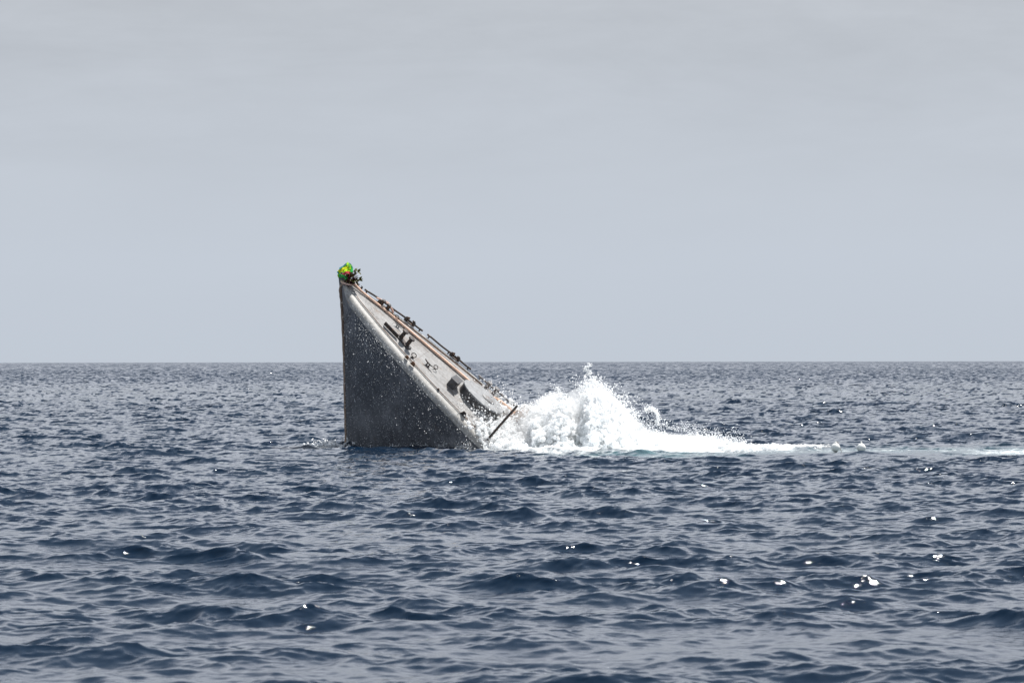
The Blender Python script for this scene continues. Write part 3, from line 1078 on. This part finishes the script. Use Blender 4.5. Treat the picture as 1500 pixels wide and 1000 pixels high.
def m_white(g, p, out):
    p.inputs['Base Color'].default_value = (0.97, 0.975, 0.98, 1)
    p.inputs['Roughness'].default_value = 0.7
    p.inputs['Subsurface Weight'].default_value = 1.0
    p.inputs['Subsurface Radius'].default_value = (1.0, 1.0, 1.0)
    p.inputs['Subsurface Scale'].default_value = 0.6
    p.inputs['Specular IOR Level'].default_value = 0.2
    tr = g.n('ShaderNodeBsdfTranslucent'); tr.inputs['Color'].default_value = (0.93, 0.95, 0.96, 1)
    geo = g.n('ShaderNodeNewGeometry').outputs['Position']
    b = g.n('ShaderNodeBump'); b.inputs['Strength'].default_value = 0.7; b.inputs['Distance'].default_value = 0.06
    g.l(g.noise(geo, 9.0, 5, 0.65), b.inputs['Height'])
    g.l(b.outputs[0], p.inputs['Normal'])
    ms = g.n('ShaderNodeMixShader'); ms.inputs[0].default_value = 0.5
    g.l(p.outputs[0], ms.inputs[1]); g.l(tr.outputs[0], ms.inputs[2])
    g.l(ms.outputs[0], out.inputs['Surface'])


white = mat('white_water', m_white)
me.materials.append(white)
sp = link('splash', me)
tag(sp, 'tall burst of white water thrown up beside the sinking ship', 'splash', kind='stuff')
ng = bpy.data.node_groups.new('splash_surface', 'GeometryNodeTree')
ng.interface.new_socket('Geometry', in_out='INPUT', socket_type='NodeSocketGeometry')
ng.interface.new_socket('Geometry', in_out='OUTPUT', socket_type='NodeSocketGeometry')
nn = ng.nodes; ll = ng.links
gi = nn.new('NodeGroupInput'); go = nn.new('NodeGroupOutput')
mp = nn.new('GeometryNodeMeshToPoints')
na = nn.new('GeometryNodeInputNamedAttribute'); na.data_type = 'FLOAT'; na.inputs['Name'].default_value = 'rad'
pv = nn.new('GeometryNodePointsToVolume'); pv.resolution_mode = 'VOXEL_SIZE'
vm = nn.new('GeometryNodeVolumeToMesh'); vm.resolution_mode = 'VOXEL_SIZE'
smt = nn.new('GeometryNodeSetMaterial'); smt.inputs['Material'].default_value = white
ss = nn.new('GeometryNodeSetShadeSmooth')
ll.new(gi.outputs[0], mp.inputs['Mesh']); ll.new(mp.outputs[0], pv.inputs['Points'])
ll.new(na.outputs['Attribute'], pv.inputs['Radius'])
pv.inputs['Voxel Size'].default_value = 0.036
vm.inputs['Voxel Size'].default_value = 0.036
vm.inputs['Threshold'].default_value = 0.1
ll.new(pv.outputs[0], vm.inputs['Volume'])
last = vm.outputs[0]
for (sc_, amp) in ((3.5, 0.11), (12.0, 0.07)):         # torn, uneven surface
    spn = nn.new('GeometryNodeSetPosition'); nt = nn.new('ShaderNodeTexNoise'); nt.inputs['Scale'].default_value = sc_; nt.inputs['Detail'].default_value = 3
    sb = nn.new('ShaderNodeVectorMath'); sb.operation = 'SUBTRACT'; sb.inputs[1].default_value = (0.5, 0.5, 0.5)
    mu = nn.new('ShaderNodeVectorMath'); mu.operation = 'SCALE'; mu.inputs['Scale'].default_value = amp * 2
    ll.new(nt.outputs['Color'], sb.inputs[0]); ll.new(sb.outputs[0], mu.inputs[0]); ll.new(mu.outputs[0], spn.inputs['Offset'])
    ll.new(last, spn.inputs['Geometry']); last = spn.outputs[0]
ll.new(last, ss.inputs[0]); ll.new(ss.outputs[0], smt.inputs[0]); ll.new(smt.outputs[0], go.inputs[0])
md = sp.modifiers.new('surface', 'NODES'); md.node_group = ng

# ------------------------------------------------------------------ flying drops
OCT = np.array([(1, 0, 0), (-1, 0, 0), (0, 1, 0), (0, -1, 0), (0, 0, 1), (0, 0, -1)], np.float32)
OF = np.array([(0, 2, 4), (2, 1, 4), (1, 3, 4), (3, 0, 4), (2, 0, 5), (1, 2, 5), (3, 1, 5), (0, 3, 5)], np.int32)


def drops(name, P, Rr, label, cat, mt):
    P = np.array(P, np.float32); Rr = np.array(Rr, np.float32)
    n = len(P)
    st = RNG.uniform(0.7, 1.5, (n, 3)).astype(np.float32)
    V = (OCT[None] * (Rr[:, None] * st)[:, None, :] + P[:, None, :]).reshape(-1, 3)
    F = (OF[None] + (np.arange(n) * 6)[:, None, None]).reshape(-1, 3)
    me = bpy.data.meshes.new(name)
    me.vertices.add(len(V)); me.vertices.foreach_set('co', V.ravel())
    me.loops.add(F.size); me.loops.foreach_set('vertex_index', F.ravel().astype(np.int32))
    me.polygons.add(len(F)); me.polygons.foreach_set('loop_start', np.arange(len(F), dtype=np.int32) * 3)
    me.update(calc_edges=True)
    me.polygons.foreach_set('use_smooth', np.ones(len(F), bool))
    o = link(name, me, mt)
    return tag(o, label, cat, kind='stuff')


dp, dr = [], []
# strings of drops leaving the crest on curved paths
for k in range(1500):
    x = rg.triangular(X0 + 0.5, 11.5, 3.8)
    h = float(env(x))
    t = rg.gauss(0, 0.4)
    y = 141.4 + t * (0.5 + 0.8 * h)
    z = h * rg.uniform(0.6, 1.0)
    vx = (x - 3.2) * 0.35 + rg.gauss(0, 0.55)
    vz = rg.uniform(0.1, 1.0) * (0.35 + 0.34 * h)
    big = rg.random()
    n = rg.randint(6, 26)
    s1 = rg.uniform(0.25, 1.1) if big > 0.25 else rg.uniform(0.6, 1.6)
    for j in range(n):
        s = s1 * rg.random() ** 1.3
        px = x + vx * s + rg.gauss(0, 0.035 + 0.05 * s)
        pz = z + vz * s - 0.75 * s * s + rg.gauss(0, 0.035 + 0.05 * s)
        if pz < 0.05: continue
        dp.append((px, y + rg.gauss(0, 0.06), pz)); dr.append(0.011 + 0.026 * rg.random() ** 3 * (1.2 - 0.5 * s))
# broken wash licking along the foot of the hull side
for k in range(2600):
    s = rg.random(); x = -6.9 + 5.9 * s; y = 142.4 - 4.6 * s - abs(rg.gauss(0, 0.35)); z = abs(rg.gauss(0, 0.05 + 0.12 * s ** 2))
    if nz(x, y, 0, 1.3, 2) < -0.05 + 0.3 * (1 - s): continue
    dp.append((x, y, z)); dr.append(0.007 + 0.022 * rg.random() ** 3)
# the spout over the highest point and the loose curl on its right
for k in range(260):
    s = rg.random()
    dp.append((3.12 + 0.10 * math.sin(s * 9) + rg.gauss(0, 0.05), 141.3 + rg.gauss(0, 0.1), 3.0 + 0.45 * s + rg.gauss(0, 0.03))); dr.append(rg.uniform(0.012, 0.032) * (1.1 - 0.5 * s))
for k in range(420):
    a = rg.uniform(-0.3, 2.2); rr_ = rg.gauss(0.55, 0.05)
    dp.append((5.1 + rr_ * math.cos(a) * 0.6 + rg.gauss(0, 0.03) + 0.6, 141.2 + rg.gauss(0, 0.15), 1.15 + rr_ * math.sin(a) * 0.8 + rg.gauss(0, 0.05))); dr.append(rg.uniform(0.010, 0.028))
for k in range(900):
    a = rg.uniform(0, 1)
    dp.append((5.4 + 4.2 * a + rg.gauss(0, 0.15), 141.0 + rg.gauss(0, 0.4), 0.9 - 0.75 * a + abs(rg.gauss(0, 0.22)))); dr.append(rg.uniform(0.008, 0.020))
# drops over the deck end
for k in range(1700):
    x = rg.triangular(6.6, 10.0, 9.4); yy = rg.uniform(-2.1, 2.3)
    p = W_(x, yy, abs(rg.gauss(0, 0.35)) + 0.03)
    if p.z < 0.05: continue
    dp.append(tuple(p)); dr.append(0.009 + 0.030 * rg.random() ** 3)
drops('flying_drops', dp, dr, 'white drops flung out around the edge of the big splash', 'spray', white)

# fine spray falling in front of the dark hull side
hp, hr = [], []
while len(hp) < 4800:
    x = rg.uniform(0.5, 9.3); u = rg.random()
    b = beam_s(x); zk = stem_z(x)
    z = zk * (1 - u)
    y = -(0.035 + (b - 0.035) * (0.80 * u ** 0.92 + 0.20 * u ** 2.2)) - 0.03
    p = W_(x, y, z) + Vector((0, -abs(rg.gauss(0, 1.0)) - 0.03, 0))
    if p.z < 0.04 or p.z > 6.0: continue
    dens = (0.30 + 0.55 * (nz(p.x, p.y, p.z, 0.55, 4) + 0.35) + 0.25 * (1 - p.z / 6)) * min(1, (6.2 - p.z) / 2.5)
    if rg.random() > dens: continue
    hp.append(tuple(p)); hr.append(0.004 + 0.014 * rg.random() ** 4)
drops('hull_spray', hp, hr, 'fine white spray falling in front of the dark side of the hull', 'spray', white)

# ------------------------------------------------------------------ thin mist hanging round the splash
bm = bmesh.new()
rows = []
for x in np.linspace(X0 - 0.1, 12.0, 40):
    h = float(np.mean([env(x + d) for d in (-0.5, -0.25, 0, 0.25, 0.5)])) * 1.04 + 0.18
    e_ = min(1.0, (x - X0 + 0.15) / 1.2) * min(1.0, (12.05 - x) / 2.5)
    hw = 0.7 + 0.7 * h
    rows.append([bm.verts.new((x, 140.9 + math.cos(math.pi * k / 12) * hw * (1.6 if k > 6 else 1.0), -0.4 + (h * max(e_, 0.08) + 0.4) * max(math.sin(math.pi * k / 12), 0) ** 0.8)) for k in range(13)])
for a, b in zip(rows, rows[1:]):
    for k in range(13):
        bm.faces.new((a[k], a[(k + 1) % 13], b[(k + 1) % 13], b[k]))
bm.faces.new(rows[0]); bm.faces.new(rows[-1][::-1])


def mist_mat():
    m = bpy.data.materials.new('spray_mist'); m.use_nodes = True; m.node_tree.nodes.clear()
    g = NT(m.node_tree)
    out = g.n('ShaderNodeOutputMaterial'); v = g.n('ShaderNodeVolumePrincipled')
    v.inputs['Color'].default_value = (0.99, 0.99, 0.99, 1); v.inputs['Anisotropy'].default_value = 0.2
    geo = g.n('ShaderNodeNewGeometry').outputs['Position']
    n = g.noise(g.mapping(geo, (1.1, 1.1, 1.1)), 1.0, 3, 0.6, 0.3)
    g.l(g.math('MULTIPLY', g.math('SUBTRACT', n, 0.40), 3.2, clamp=True), v.inputs['Density'])
    g.l(v.outputs[0], out.inputs['Volume'])
    return m


mo = frombm('spray_mist', bm, mist_mat())
tag(mo, 'thin white mist hanging round the splash', 'mist', kind='stuff')
scene.cycles.volume_bounces = 3
scene.cycles.volume_step_rate = 2.0
